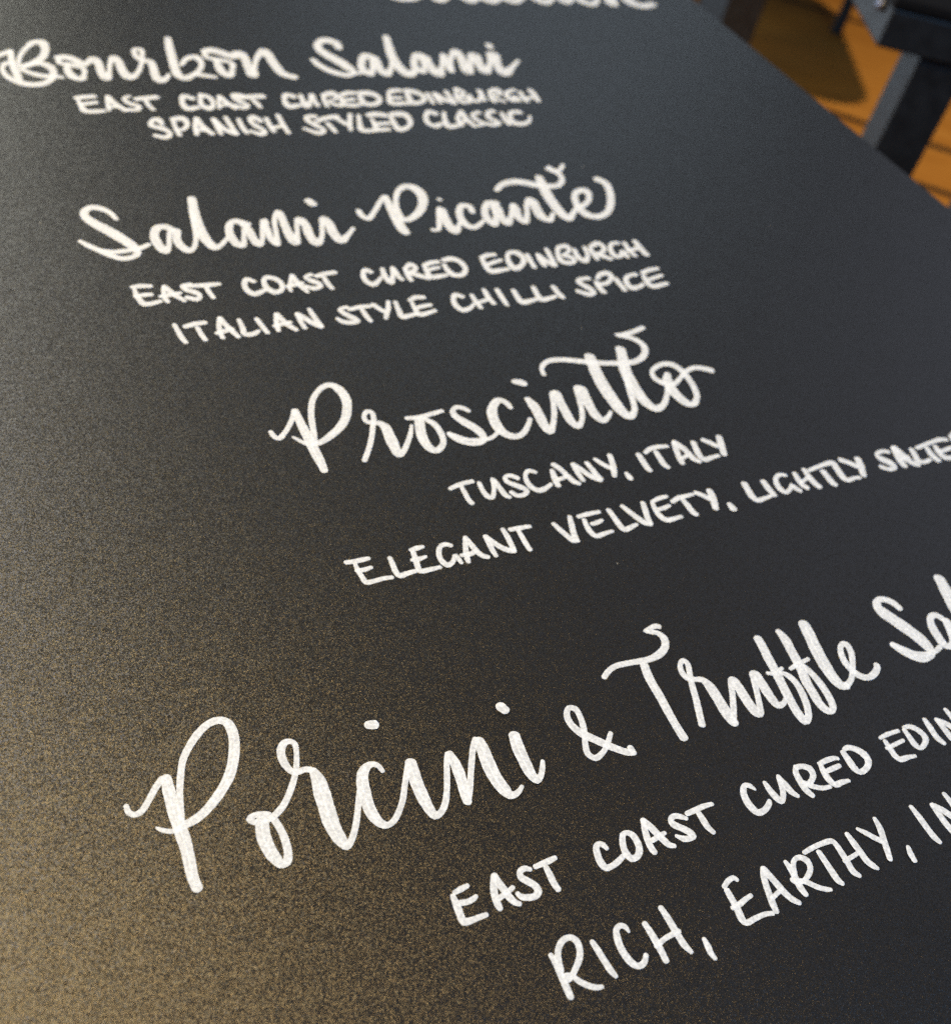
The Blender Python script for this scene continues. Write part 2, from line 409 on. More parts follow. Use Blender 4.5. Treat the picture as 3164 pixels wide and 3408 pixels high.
# Pen strokes of every written word in board coordinates: x, y in 0.1 mm and pen width in 0.01 mm.
# A leading "!" marks downstrokes gone over twice with the pen.
WORDS = """
script Porcini|472,1747,154 473,1724,176 488,1710,188 510,1716,192 538,1744,199 572,1782,202 594,1801,218|!606,1799,322 601,1750,364 597,1692,389 596,1647,398 596,1606,398 595,1556,372 590,1509,344 585,1462,330 587,1426,301|!606,1637,179 620,1701,199 633,1749,202 653,1804,211 672,1845,217 702,1883,236 746,1924,256 784,1946,253 818,1949,269 839,1935,308 846,1907,328 842,1866,343 830,1828,333 811,1785,338 785,1743,328 752,1707,313 713,1674,291 672,1647,275 638,1634,270 613,1629,254 593,1623,190 575,1621,166 552,1631,149 537,1644,109 533,1649,60|856,1576,185 840,1584,203 813,1589,200 794,1582,184 807,1567,206 831,1560,200 858,1563,182|!827,1561,417 816,1519,420 815,1489,422 818,1456,403 825,1432,347 832,1414,290 851,1414,273 863,1433,253 871,1478,239 870,1522,232 864,1555,216|858,1563,191 881,1574,222 908,1593,212 939,1626,206 966,1662,200 985,1693,188 1000,1726,177 1012,1761,172 1016,1787,186 1006,1800,196 987,1801,237 966,1777,271 960,1744,269 963,1716,232 973,1694,220 992,1687,215 1012,1688,209 1030,1681,218|!1036,1675,263 1039,1636,468 1034,1600,514 1030,1564,518 1027,1536,514 1022,1494,501 1022,1460,466 1026,1428,411 1031,1407,319 1035,1397,249 1056,1410,214 1083,1443,202 1106,1481,198 1131,1528,194 1152,1566,190|!1245,1600,156 1238,1624,185 1222,1635,212 1202,1631,282 1181,1613,357 1167,1583,401 1159,1548,407 1152,1502,402 1153,1464,370 1161,1438,325 1172,1424,263 1185,1419,204 1207,1426,195 1235,1450,194 1264,1484,196 1291,1528,193 1317,1569,201 1336,1598,202|1270,1776,319 1290,1771,359|!1344,1597,399 1338,1569,413 1332,1532,435 1329,1491,422 1328,1457,404 1330,1421,346 1337,1397,271 1360,1401,216 1389,1428,210 1412,1465,202 1437,1515,199 1458,1559,200 1475,1588,187|!1482,1587,241 1483,1551,359 1479,1508,385 1470,1464,358 1462,1428,335 1458,1407,307|1457,1403,232 1483,1440,216 1512,1489,206 1541,1538,208 1569,1582,215 1591,1607,221|!1600,1598,350 1596,1560,467 1590,1521,478 1586,1479,483 1587,1440,477 1594,1402,431 1603,1380,338 1620,1376,217 1640,1383,175 1656,1394,136|!1726,1576,411 1718,1543,435 1713,1511,448 1710,1476,434 1707,1438,392 1709,1413,350 1715,1397,261 1738,1409,204 1758,1434,190 1771,1455,144|1736,1697,393 1744,1679,358
script &|2065,1475,180 2043,1453,189 2018,1431,189 1990,1414,197 1957,1406,242 1941,1428,246 1951,1463,215 1968,1496,212 1980,1522,235 1994,1570,225 1994,1605,251 1974,1616,212 1952,1595,228 1945,1560,272 1953,1527,305 1970,1499,334 1994,1473,324 2021,1442,314 2050,1413,303 2077,1390,280 2095,1382,255|2101,1400,240 2100,1378,247
script Truffle|2172,1691,216 2202,1709,228 2241,1721,240 2290,1719,250 2345,1712,261 2394,1708,280 2448,1718,320 2489,1743,311 2505,1777,332 2495,1805,259 2470,1818,214 2447,1830,108 2474,1834,195 2509,1837,255 2518,1831,254|!2355,1692,359 2343,1652,373 2336,1607,382 2332,1552,371 2325,1497,359 2319,1443,349 2316,1393,349 2315,1371,382|2415,1393,289 2434,1436,283 2461,1496,280 2479,1542,267 2493,1575,248 2510,1608,233 2525,1642,237 2520,1660,231 2499,1653,199 2484,1631,236 2479,1604,265 2487,1582,271 2516,1570,225 2538,1560,288 2548,1529,434 2546,1487,466 2542,1441,483 2537,1397,463 2538,1369,412 2542,1359,375|2543,1367,273 2574,1408,255 2612,1465,255 2641,1513,258 2651,1526,223 2660,1519,359 2659,1488,411 2653,1442,451 2651,1401,455 2654,1367,424 2664,1356,253 2693,1401,254 2722,1458,254 2742,1499,268 2751,1521,242 2764,1514,405 2762,1483,431 2757,1442,437 2754,1400,420 2759,1369,360 2784,1366,227 2809,1381,180 2820,1390,161|2886,1655,389 2879,1616,412 2865,1559,417 2855,1507,424 2844,1462,418 2831,1408,417 2821,1359,401 2814,1314,394 2817,1275,400 2841,1282,273 2870,1323,307 2890,1374,317 2900,1424,316 2894,1460,297 2877,1483,223 2838,1493,179 2815,1503,176|2861,1496,159 2890,1504,167|2996,1657,310 2998,1620,441 2986,1567,440 2975,1514,443 2960,1459,438 2944,1415,433 2937,1368,414 2929,1323,409 2935,1288,377 2950,1274,261 2973,1289,299 2989,1332,348 2996,1383,351 2996,1432,324 2989,1475,269 2978,1493,238|2922,1490,177 2955,1497,188 2997,1502,192 3029,1506,177|!3130,1654,535 3119,1614,554 3101,1557,577 3085,1500,596 3074,1443,578 3069,1394,530 3076,1359,451 3097,1349,358|3097,1349,261 3138,1367,236 3175,1400,239 3210,1440,257 3237,1483,295 3240,1515,340 3218,1518,219 3189,1488,279 3172,1442,323 3173,1406,343 3184,1374,345 3213,1352,297 3257,1358,281 3294,1380,283 3298,1389,277
script Salami|!3626,1595,317 3618,1628,365 3594,1654,351 3560,1661,280 3532,1637,447 3532,1600,622 3550,1556,657 3573,1499,666 3592,1444,641 3597,1394,566 3589,1362,342 3557,1348,282 3523,1350,331 3485,1376,313 3459,1416,288 3448,1449,313|3449,1449,296 3480,1413,303 3517,1379,279 3566,1363,226 3613,1362,211 3654,1374,224|3780,1493,351 3764,1515,309 3728,1508,291 3700,1469,414 3686,1423,450 3680,1382,447 3693,1361,275 3730,1377,254 3763,1427,303 3787,1476,316|3792,1474,375 3777,1429,420 3759,1382,456 3764,1350,378 3800,1355,214 3840,1381,199|!3947,1672,542 3926,1613,635 3900,1550,640 3876,1483,634 3856,1421,590 3854,1383,474 3882,1380,219 3928,1405,204|4081,1439,311 4048,1470,316 4025,1469,244 3996,1431,270 3977,1369,314 3978,1317,345 3993,1299,203 4022,1350,174 4051,1409,164|4062,1444,241 4069,1405,288 4058,1348,305 4059,1296,353 4085,1319,169 4127,1398,171 4161,1450,279 4147,1400,212 4126,1315,274 4131,1273,208 4163,1343,177 4193,1419,183 4225,1473,176 4250,1495,259 4233,1417,296 4214,1338,335 4209,1272,394 4245,1322,173 4284,1397,181 4307,1418,404 4312,1374,329 4292,1303,344 4291,1243,363 4333,1277,175 4380,1357,190 4413,1404,303 4415,1364,355 4398,1291,382 4400,1237,406 4448,1263,195 4499,1304,165|4417,1543,338 4421,1516,358
caption EAST|1282,1146,139 1306,1149,188 1330,1152,146|1273,1138,171 1271,1106,233 1268,1077,232 1268,1055,246 1294,1050,185 1321,1050,172 1343,1049,143|1286,1110,184 1305,1106,182 1326,1107,173 1340,1112,125|1420,1151,163 1405,1122,208 1394,1092,229 1390,1066,232 1390,1051,188|1424,1151,207 1424,1128,248 1430,1099,249 1434,1073,235 1443,1051,208 1454,1042,164|1397,1080,167 1430,1086,173 1460,1096,144|1540,1128,150 1526,1137,187 1507,1134,188 1499,1117,220 1512,1098,236 1528,1075,243 1529,1057,235 1513,1046,214 1491,1049,209 1469,1060,193 1464,1073,150|1559,1130,163 1589,1131,189 1616,1132,189 1635,1134,157|1591,1115,194 1590,1090,220 1588,1059,221 1591,1039,202
caption RICH,|1466,869,155 1468,846,193 1467,821,206 1464,791,214 1462,767,220 1460,741,207|1473,819,188 1480,847,198 1493,871,191 1513,889,183 1536,896,179 1554,890,200 1562,873,216 1557,849,206 1541,826,188 1517,807,177 1497,793,167 1476,786,160 1470,794,148 1481,800,129 1495,791,156 1507,770,182 1528,747,183 1548,734,163 1564,730,124|1606,856,168 1609,825,208 1611,789,213 1614,759,206 1619,741,152|1731,841,98 1729,857,174 1716,867,164 1698,861,185 1687,840,222 1680,810,235 1681,777,238 1689,751,227 1704,739,185 1725,743,180 1742,759,154|1793,843,191 1795,814,225 1795,781,230 1794,752,228 1791,721,198|1871,867,189 1873,838,231 1873,804,236 1873,771,235 1874,740,229 1882,714,157|1787,769,158 1824,779,159 1858,782,167 1884,783,151|1945,731,150 1943,710,205 1939,688,207 1942,668,144
caption COAST|1814,1102,152 1809,1117,206 1799,1125,191 1784,1119,206 1774,1097,243 1769,1069,262 1775,1046,245 1797,1044,187 1825,1050,196 1852,1060,184|1890,1124,190 1875,1100,222 1866,1069,245 1873,1043,253 1895,1042,214 1915,1059,234 1924,1085,253 1922,1113,237 1908,1126,196 1892,1126,165|1987,1146,187 1973,1113,223 1962,1079,242 1957,1050,249 1959,1034,215|1987,1144,234 1996,1120,266 2004,1090,272 2013,1060,264 2022,1038,228 2037,1029,162|1976,1072,185 2007,1076,185 2032,1080,141|2135,1098,159 2119,1111,210 2100,1120,201 2081,1115,199 2078,1097,263 2095,1077,259 2113,1055,270 2120,1036,233 2101,1033,207 2081,1039,227 2064,1056,142|2147,1112,187 2180,1113,201 2220,1115,199 2256,1112,147|2188,1101,213 2188,1077,244 2187,1046,248 2195,1022,184
caption CURED|2443,1105,104 2433,1123,212 2417,1131,192 2398,1116,231 2387,1092,281 2384,1060,301 2395,1028,275 2426,1027,215 2459,1043,201 2466,1050,160|2495,1115,162 2494,1087,255 2497,1057,292 2505,1034,242 2523,1043,210 2546,1078,224 2558,1110,215 2562,1119,158|2559,1112,223 2564,1081,274 2567,1051,267 2579,1030,191|2652,1128,179 2635,1107,235 2628,1073,275 2625,1040,286 2634,1011,215|2649,1124,191 2673,1121,223 2697,1103,290 2694,1079,246 2674,1062,205 2651,1055,192 2636,1065,189|2633,1062,194 2661,1039,210 2690,1022,202 2723,1016,155|2747,1105,185 2781,1108,208 2823,1105,188 2833,1099,153|2747,1095,215 2741,1072,261 2738,1039,285 2747,1016,247 2779,1015,208 2810,1011,152|2746,1071,186 2784,1072,204 2818,1073,181|2871,1112,243 2869,1078,298 2867,1043,308 2877,1024,227 2918,1030,222 2944,1052,287 2946,1079,331 2929,1107,285 2903,1123,221 2883,1121,163
caption EARTHY,|2113,849,164 2138,861,171 2164,863,174 2170,853,144|2115,836,209 2112,801,234 2109,769,248 2103,739,258 2107,724,198 2148,724,170 2190,723,161 2214,716,153|2096,780,157 2121,781,182 2155,788,169 2182,792,143|2281,853,191 2269,836,214 2254,804,228 2242,767,239 2233,737,240 2229,717,207|2282,851,226 2286,825,254 2292,789,252 2297,758,252 2308,729,230 2323,711,178|2242,757,155 2273,765,156 2297,771,143|2371,843,162 2372,819,225 2368,790,247 2361,751,248 2363,726,206|2374,797,199 2390,825,180 2409,839,161 2432,837,206 2447,818,255 2440,793,199 2412,774,174 2383,765,164 2356,775,183 2351,784,170|2363,777,176 2394,759,193 2417,733,206 2442,714,178 2459,707,134|2456,846,151 2500,850,176 2542,850,182 2583,844,201 2588,828,223 2586,795,236 2583,761,244 2579,728,250 2590,709,188|2509,829,205 2507,790,242 2505,751,261 2505,721,245 2512,709,183|2574,769,143 2614,772,157 2650,776,150|2654,845,194 2654,811,254 2654,775,264 2654,739,256 2665,715,233 2672,705,150|2705,847,133 2725,823,207 2742,799,226 2759,778,213|2796,855,173 2789,820,244 2773,785,243 2757,750,240 2740,715,200|2839,725,167 2829,703,231 2824,678,210
caption EDINBURGH|3064,1113,154 3104,1116,188 3161,1114,162|3074,1096,189 3070,1066,249 3066,1031,281 3075,1012,243 3109,1009,208 3146,1003,142|3056,1068,138 3097,1070,175 3149,1073,153|3188,1108,187 3185,1077,259 3182,1041,281 3192,1023,198 3229,1034,202 3249,1055,291 3242,1091,279 3220,1113,220 3193,1117,155|3308,1116,211 3302,1079,284 3296,1034,294 3305,1007,224|3358,1099,231 3357,1061,273 3354,1014,296 3357,995,223|3358,1096,226 3379,1077,257 3394,1053,286 3409,1024,286|3431,1123,193 3431,1084,271 3417,1026,250|3526,1121,178 3494,1071,211 3479,1018,301 3510,996,291 3548,1002,160 3548,1040,295 3514,1057,148 3578,1091,161 3585,1128,324 3538,1129,234|3611,1093,202 3589,1030,259 3600,990,271 3648,1027,175 3679,1097,202|3706,1082,205 3690,1037,240 3682,990,211|3721,1098,225 3779,1110,324 3787,1073,212 3743,1034,196 3701,1034,181 3733,1002,294 3757,973,231|3892,1090,248 3849,1090,185 3807,1039,211 3799,988,316 3832,985,182 3867,1016,276 3862,968,227|3929,1082,219 3914,1026,247 3911,967,238|4001,1081,267 3989,1019,310 3982,961,294|3898,1014,196 3976,1022,220
caption INTENSE|2970,843,204 2970,801,278 2967,757,285 2967,720,289 2973,698,204|3056,820,225 3054,787,272 3051,742,302 3054,704,285|3058,819,226 3079,791,289 3095,760,309 3115,728,297|3137,838,201 3136,800,264 3124,737,257
script Prosciutto|1453,3228,210 1457,3198,265 1472,3181,284 1502,3204,229 1536,3241,229 1568,3285,234 1595,3335,217|!1600,3331,299 1594,3273,393 1592,3215,433 1590,3152,457 1588,3090,489 1586,3034,459 1585,2986,391 1582,2956,325|!1607,3123,252 1626,3188,272 1644,3255,281 1665,3316,279 1695,3377,274 1739,3429,270 1783,3458,305 1816,3458,378 1838,3419,483 1842,3359,462 1825,3302,423 1789,3236,410 1743,3187,396 1692,3151,362 1647,3126,314 1611,3115,286 1574,3121,248 1546,3153,201 1531,3175,139|1766,2972,240 1810,3031,241 1849,3092,243 1883,3156,238 1910,3209,236 1918,3248,247 1904,3259,270 1877,3236,214 1870,3201,254 1889,3186,292 1920,3177,333 1937,3150,455 1933,3098,528 1927,3048,552 1923,3004,484 1923,2972,411 1945,2980,257 1983,3022,247 2025,3077,222 2056,3130,156|2055,3178,257 2105,3172,285 2168,3179,274 2232,3189,250|!2105,3155,448 2089,3115,478 2073,3066,487 2066,3015,484 2074,2971,439 2095,2957,367 2133,2980,284 2149,3002,280 2162,3059,316 2158,3117,347 2135,3152,289|2353,3162,252 2336,3185,302 2311,3196,286 2283,3181,249 2276,3145,377 2295,3103,465 2320,3063,489 2337,3025,459 2338,2985,358 2324,2962,283 2280,2955,261 2239,2972,256 2210,3001,260 2196,3038,284|2197,3041,284 2226,3014,258 2266,2985,241 2315,2974,228 2358,2970,240 2397,2985,203 2427,3008,184|2559,3138,260 2555,3175,333 2534,3199,358 2493,3177,416 2457,3129,500 2439,3070,548 2436,3016,539 2453,2975,459 2489,2955,379 2531,2967,288 2582,3011,252 2614,3049,216|2671,3175,357 2676,3131,549 2669,3061,535 2657,2994,516 2662,2951,470 2698,2984,271 2748,3058,282 2788,3135,284 2813,3189,261 2831,3185,464 2817,3114,478 2807,3045,495 2800,2982,475 2812,2952,410 2846,2972,255 2881,3021,271 2914,3094,288 2942,3169,294 2957,3203,273 2974,3188,538 2963,3127,522 2948,3057,530 2943,2993,511 2956,2960,449 2996,2974,244 3033,3006,196|2671,3303,385 2699,3290,485 2708,3281,438|2842,3321,257 2857,3368,249 2904,3405,285 2960,3412,368 3027,3397,383 3099,3371,391 3168,3347,385 3252,3328,377 3328,3314,393 3402,3324,375 3472,3368,361 3500,3429,419 3484,3477,426 3443,3510,369 3399,3531,280 3441,3528,325 3504,3537,350 3587,3561,314|!3155,3400,603 3140,3351,639 3115,3262,693 3097,3159,746 3089,3063,718 3089,2990,641 3106,2953,474 3154,2983,309 3183,3035,319 3212,3112,327 3255,3211,317 3280,3268,320|!3355,3423,548 3318,3340,608 3281,3260,659 3259,3171,721 3248,3089,689 3250,3021,626 3273,2975,523 3328,2989,325 3387,3044,289 3441,3110,267|3495,3193,340 3466,3152,528 3445,3094,650 3445,3032,634 3461,2975,583 3486,2959,376 3540,2997,316 3571,3060,375 3587,3135,391 3586,3207,435 3567,3251,473 3527,3267,368 3468,3255,292 3417,3221,252 3406,3172,372 3434,3131,429 3480,3117,321 3537,3145,249 3604,3187,273 3669,3206,335 3718,3193,415 3756,3169,432
caption TUSCANY,|2049,2731,207 2085,2741,235 2126,2747,247 2162,2748,231|2101,2730,205 2098,2688,234 2096,2647,250 2100,2631,247|2186,2733,204 2180,2685,252 2185,2648,287 2199,2638,216 2224,2668,193 2245,2712,203 2254,2738,238 2258,2715,258 2260,2671,265 2264,2634,274 2274,2622,236|2365,2716,259 2344,2737,267 2317,2737,185 2308,2712,253 2330,2684,306 2356,2659,317 2369,2637,233 2344,2619,226 2311,2622,261 2297,2646,231|2461,2730,238 2439,2745,239 2413,2730,197 2396,2686,250 2400,2648,305 2422,2625,304 2459,2630,237 2494,2646,195|2542,2720,245 2532,2684,305 2524,2654,312 2520,2630,286|2568,2752,299 2583,2720,302 2593,2675,306 2602,2638,321 2619,2618,266|2540,2663,228 2567,2666,214 2591,2676,191|2655,2731,228 2651,2693,263 2649,2655,269 2649,2629,227|2658,2731,279 2672,2701,316 2687,2665,318 2705,2635,326 2728,2613,300|2725,2724,249 2727,2688,284 2729,2648,301 2734,2618,282|2777,2735,232 2791,2705,288 2807,2678,294 2819,2668,265|2860,2741,275 2843,2692,309 2824,2650,305 2807,2619,260|2872,2619,212 2872,2593,327 2871,2584,286
caption ELEGANT|1477,2470,207 1510,2466,234 1543,2466,232 1568,2466,184|1507,2454,178 1505,2419,198 1507,2382,212 1511,2358,249 1545,2355,206 1583,2357,208 1616,2353,184|1499,2420,184 1527,2417,227 1559,2421,167|1647,2446,192 1644,2410,224 1640,2375,242 1647,2352,264 1682,2355,233 1721,2357,188|1743,2460,190 1770,2463,241 1797,2464,167|1747,2445,223 1739,2405,239 1733,2374,241 1731,2351,239 1772,2348,222 1817,2348,182|1725,2411,169 1753,2409,241 1785,2413,150|1908,2439,198 1887,2451,228 1864,2445,199 1842,2413,215 1836,2377,249 1848,2350,276 1873,2356,201 1897,2382,179 1901,2386,227 1906,2363,218 1907,2344,167|1982,2463,164 1967,2428,219 1950,2389,237 1939,2354,234 1936,2341,199|1984,2462,215 1989,2422,245 1995,2381,264 2008,2353,262 2025,2343,208|1925,2379,182 1956,2376,242 1991,2383,222|2065,2446,197 2063,2407,240 2059,2364,241 2059,2339,190|2067,2445,226 2082,2408,272 2101,2374,280 2125,2351,282 2144,2343,253|2155,2461,205 2154,2422,247 2149,2378,249 2144,2343,219|2184,2451,218 2221,2449,241 2274,2446,200|2215,2434,194 2213,2400,231 2210,2361,251 2210,2330,223
caption VELVETY,|2384,2435,203 2394,2397,271 2406,2359,286 2418,2329,311 2437,2324,233|2474,2452,220 2458,2409,273 2442,2366,285 2432,2328,260|2511,2442,207 2558,2445,243 2618,2444,205|2527,2420,205 2518,2381,262 2517,2346,290 2528,2323,266 2570,2326,220 2613,2329,181|2548,2388,221 2580,2391,226 2604,2397,172|2665,2441,254 2665,2395,285 2664,2354,303 2670,2322,307 2709,2327,232 2743,2335,169|2739,2446,237 2753,2403,301 2769,2362,317 2785,2330,311 2804,2319,251|2843,2438,258 2828,2395,284 2813,2356,290 2805,2322,280|2888,2432,185 2930,2443,237 2975,2445,219|2885,2424,212 2876,2383,275 2875,2346,323 2890,2320,300 2932,2318,245 2971,2320,199|2895,2384,220 2924,2386,243 2956,2393,177|2983,2408,236 3026,2422,254 3071,2423,242 3106,2424,198|3039,2409,256 3040,2371,312 3039,2330,335 3046,2313,293|3126,2429,254 3149,2406,313 3169,2379,312|3201,2422,341 3189,2383,358 3171,2343,352 3160,2320,308|3243,2324,283 3242,2296,393
caption ITALY|3003,2714,318 2998,2668,341 2994,2629,340 2997,2611,298|3043,2718,224 3083,2736,269 3131,2738,287 3177,2731,237|3098,2712,287 3092,2665,334 3088,2626,345 3095,2607,297|3223,2738,310 3202,2687,325 3188,2642,338 3182,2613,313|3229,2743,390 3246,2704,379 3253,2664,370 3255,2626,361 3273,2601,273|3201,2639,208 3240,2654,219|3323,2721,329 3308,2676,343 3298,2636,357 3304,2607,347 3350,2610,255 3394,2613,220|3383,2725,301 3405,2702,350 3426,2672,332|3479,2724,357 3456,2676,380 3439,2638,368 3427,2613,317
caption LIGHTLY|3404,2420,367 3394,2376,372 3388,2338,386 3398,2313,336 3441,2315,236 3487,2320,191|3508,2408,357 3503,2362,381 3504,2319,310|3650,2416,252 3624,2426,252 3589,2414,242 3569,2385,309 3560,2347,366 3570,2322,313 3606,2329,209 3640,2354,223 3641,2334,346 3653,2310,293|3706,2413,310 3694,2368,352 3694,2334,384 3703,2318,328|3773,2424,293 3765,2377,365 3763,2337,406 3770,2308,380|3695,2354,195 3763,2375,216|3794,2412,236 3846,2420,252 3904,2427,270 3960,2424,398 3953,2394,401 3945,2354,423 3941,2320,424 3955,2306,300 3997,2309,249 4029,2305,243|3864,2388,380 3861,2347,390 3857,2313,397 3863,2298,350|4016,2432,349 4044,2407,387 4070,2376,390|4115,2415,409 4097,2373,410 4074,2336,395 4061,2311,339
caption SALTED|4328,2419,321 4297,2430,280 4246,2416,224 4250,2386,475 4278,2350,511 4284,2320,260 4237,2314,320 4206,2339,317|4380,2429,405 4363,2389,429 4346,2349,430 4341,2313,402|4386,2431,480 4392,2389,485 4392,2352,480 4403,2320,467 4426,2300,347|4363,2352,237 4415,2361,238|4476,2399,345 4461,2358,372 4449,2324,432 4469,2308,296 4525,2313,230|4514,2401,252 4576,2409,278 4642,2417,274 4706,2421,317 4742,2412,286|4573,2383,343 4560,2334,420 4565,2299,440|4632,2384,323 4619,2342,440 4624,2304,461 4660,2295,284 4708,2298,211|4626,2348,247 4670,2349,272 4722,2356,251|4789,2425,345 4778,2381,417 4763,2331,496 4787,2317,270 4850,2349,256 4871,2390,422 4854,2426,430 4811,2435,335
script Salami|!1252,4864,272 1238,4920,335 1209,4959,449 1167,4979,473 1127,4954,398 1114,4911,456 1135,4851,603 1169,4798,675 1203,4746,693 1235,4690,671 1263,4635,603 1278,4586,375 1264,4550,353 1202,4529,391 1154,4557,393 1108,4609,401 1066,4661,360 1042,4697,250|1101,4618,249 1162,4589,386 1218,4590,369 1267,4596,341 1308,4608,327 1344,4629,281|1493,4733,458 1464,4768,522 1429,4767,474 1396,4718,437 1386,4649,515 1393,4588,534 1404,4561,491 1432,4600,262 1454,4667,261 1479,4726,290 1508,4731,410 1487,4654,419 1491,4592,507 1514,4555,522 1542,4568,280 1580,4651,256 1608,4773,268 1631,4891,253|!1670,5010,469 1646,4898,530 1628,4780,585 1622,4681,625 1629,4609,576 1645,4563,560 1679,4576,299 1734,4636,242|1873,4742,487 1827,4775,495 1799,4769,382 1769,4718,422 1755,4638,492 1765,4574,540 1786,4554,317 1814,4621,272 1841,4700,257|1848,4745,376 1863,4697,450 1859,4625,477 1868,4561,552 1898,4593,264 1937,4698,268 1970,4768,436 1961,4704,332 1948,4595,428 1961,4544,326 1989,4636,277 2015,4735,286 2046,4807,276 2074,4838,405 2065,4739,462 2054,4637,524 2058,4554,615 2095,4623,271 2132,4721,284 2157,4752,631 2170,4698,514 2156,4606,538 2165,4531,567 2212,4580,274 2257,4688,298 2290,4751,474 2299,4702,555 2289,4608,597 2301,4541,635 2357,4581,304 2413,4641,257|2273,4924,529 2283,4891,560
script Picante|2513,4805,367 2510,4755,411 2530,4722,431 2589,4776,319 2665,4869,329 2717,4926,339|!2726,4925,373 2709,4844,507 2694,4745,571 2684,4657,637 2682,4599,675 2685,4569,572|2728,4701,311 2734,4781,371 2767,4879,342 2829,4977,369 2896,5014,585 2934,4989,769 2943,4914,673 2907,4824,561 2837,4739,516 2758,4688,460 2714,4683,449|3030,4863,365 3029,4861,365|2850,4573,331 2879,4570,274 2926,4649,362 2968,4735,386 2993,4768,566 2977,4683,553 2963,4604,621 2970,4544,626 3022,4598,279 3042,4625,241|3166,4713,354 3174,4775,516 3143,4789,465 3097,4742,435 3067,4663,509 3069,4592,584 3095,4569,510 3151,4592,335 3192,4628,240|3357,4787,620 3316,4797,483 3257,4735,430 3224,4645,543 3236,4582,534 3289,4658,350 3323,4759,320 3342,4747,529 3320,4655,527 3320,4583,589 3382,4648,316 3459,4766,354 3456,4724,479 3421,4623,552 3437,4580,414 3498,4666,334 3554,4767,346 3597,4795,743 3584,4710,662 3571,4616,754 3599,4582,463 3665,4648,282|3431,4921,366 3507,4980,475 3600,5000,660 3661,4983,739 3715,4955,713 3800,4931,618 3867,4936,461 3933,4999,375 3944,5068,492 3922,5105,595 3907,5141,610 3926,5098,587 3971,5101,352 4035,5161,284|!3788,5034,581 3765,4957,707 3732,4825,800 3719,4717,801 3717,4632,741 3730,4583,608 3795,4634,359 3852,4682,382 3930,4717,395 4002,4788,383 4017,4860,732 3965,4859,456 3903,4797,430 3871,4701,582 3875,4614,771 3925,4582,617 4015,4610,455 4110,4710,508 4187,4849,551 4207,4940,627 4178,4972,754
caption EAST|1178,4302,271 1219,4304,355 1259,4297,298|1183,4286,186 1180,4243,261 1185,4196,308 1195,4167,362 1236,4168,314 1272,4178,234|1172,4229,246 1214,4234,326 1245,4233,273|1315,4285,179 1302,4231,234 1297,4193,261 1301,4165,229|1319,4284,281 1335,4242,325 1354,4199,326 1377,4160,240|1282,4211,248 1327,4216,320 1375,4224,246|1440,4282,281 1400,4276,216 1409,4242,342 1443,4217,362 1456,4183,228 1432,4163,348 1396,4185,296|1414,4273,270 1463,4266,346 1525,4264,358 1571,4265,279|1505,4247,242 1506,4207,278 1511,4162,239
caption COAST|1740,4260,288 1716,4285,343 1690,4251,270 1686,4195,352 1709,4163,396 1766,4186,278|1788,4261,251 1783,4204,347 1808,4163,431 1847,4174,267 1865,4224,292 1846,4269,390 1811,4283,351 1788,4261,204|1939,4285,201 1912,4226,256 1892,4187,249 1889,4159,221|1940,4281,280 1945,4221,324 1955,4177,328 1965,4138,240|1885,4196,251 1935,4205,324 1968,4213,263|2038,4274,261 1999,4259,201 2015,4227,370 2045,4197,368 2045,4172,260 2005,4161,363 1977,4182,304|2057,4255,300 2105,4269,349 2160,4274,334|2090,4245,257 2089,4190,304 2095,4147,282
caption CURED|2345,4251,341 2328,4275,359 2301,4244,271 2290,4185,355 2311,4148,407 2356,4175,261 2382,4202,200|2418,4271,258 2405,4211,330 2411,4150,411 2447,4205,241 2476,4276,234 2476,4245,320 2474,4192,323 2482,4165,284|2536,4254,240 2529,4202,328 2525,4150,282|2534,4250,241 2584,4283,414 2599,4254,280 2567,4223,299 2544,4222,329 2584,4185,427 2625,4152,317|2653,4265,325 2706,4284,371 2741,4284,329|2651,4256,270 2642,4212,325 2642,4163,438 2687,4161,377 2734,4167,283|2652,4220,277 2692,4232,319 2723,4236,271|2763,4258,266 2760,4204,369 2774,4161,477 2818,4155,350 2861,4198,287 2863,4267,418 2831,4299,480 2777,4293,345
caption EDINBURGH|3002,4287,307 3052,4306,376 3091,4305,345|3001,4272,275 2990,4214,362 2997,4163,487 3049,4164,398 3104,4168,286|3001,4222,283 3056,4239,321 3106,4253,262|3158,4281,275 3140,4223,381 3143,4167,512 3204,4193,304 3242,4249,348 3230,4302,536 3186,4308,332 3156,4276,211|3283,4279,307 3272,4224,354 3263,4160,312|3346,4271,282 3333,4216,348 3331,4165,342|3347,4265,361 3358,4212,454 3391,4162,478|3426,4312,297 3412,4246,356 3397,4166,311|3497,4308,275 3466,4249,325 3455,4188,465 3492,4168,449 3533,4178,247 3530,4220,455 3490,4236,229 3558,4279,249 3562,4321,500 3510,4317,361|3594,4285,312 3576,4213,401 3592,4169,419 3641,4215,270 3669,4296,312|3700,4281,316 3686,4230,370 3683,4177,326|3716,4301,348 3778,4320,501 3791,4280,327 3746,4232,303 3700,4228,279 3738,4196,454 3767,4166,357|3906,4309,383 3858,4304,286 3816,4244,326 3813,4186,488 3850,4186,280 3885,4224,425 3884,4171,350|3947,4303,338 3936,4239,381 3939,4174,368|4027,4309,412 4019,4239,479 4018,4174,454|3919,4225,302 4005,4241,340
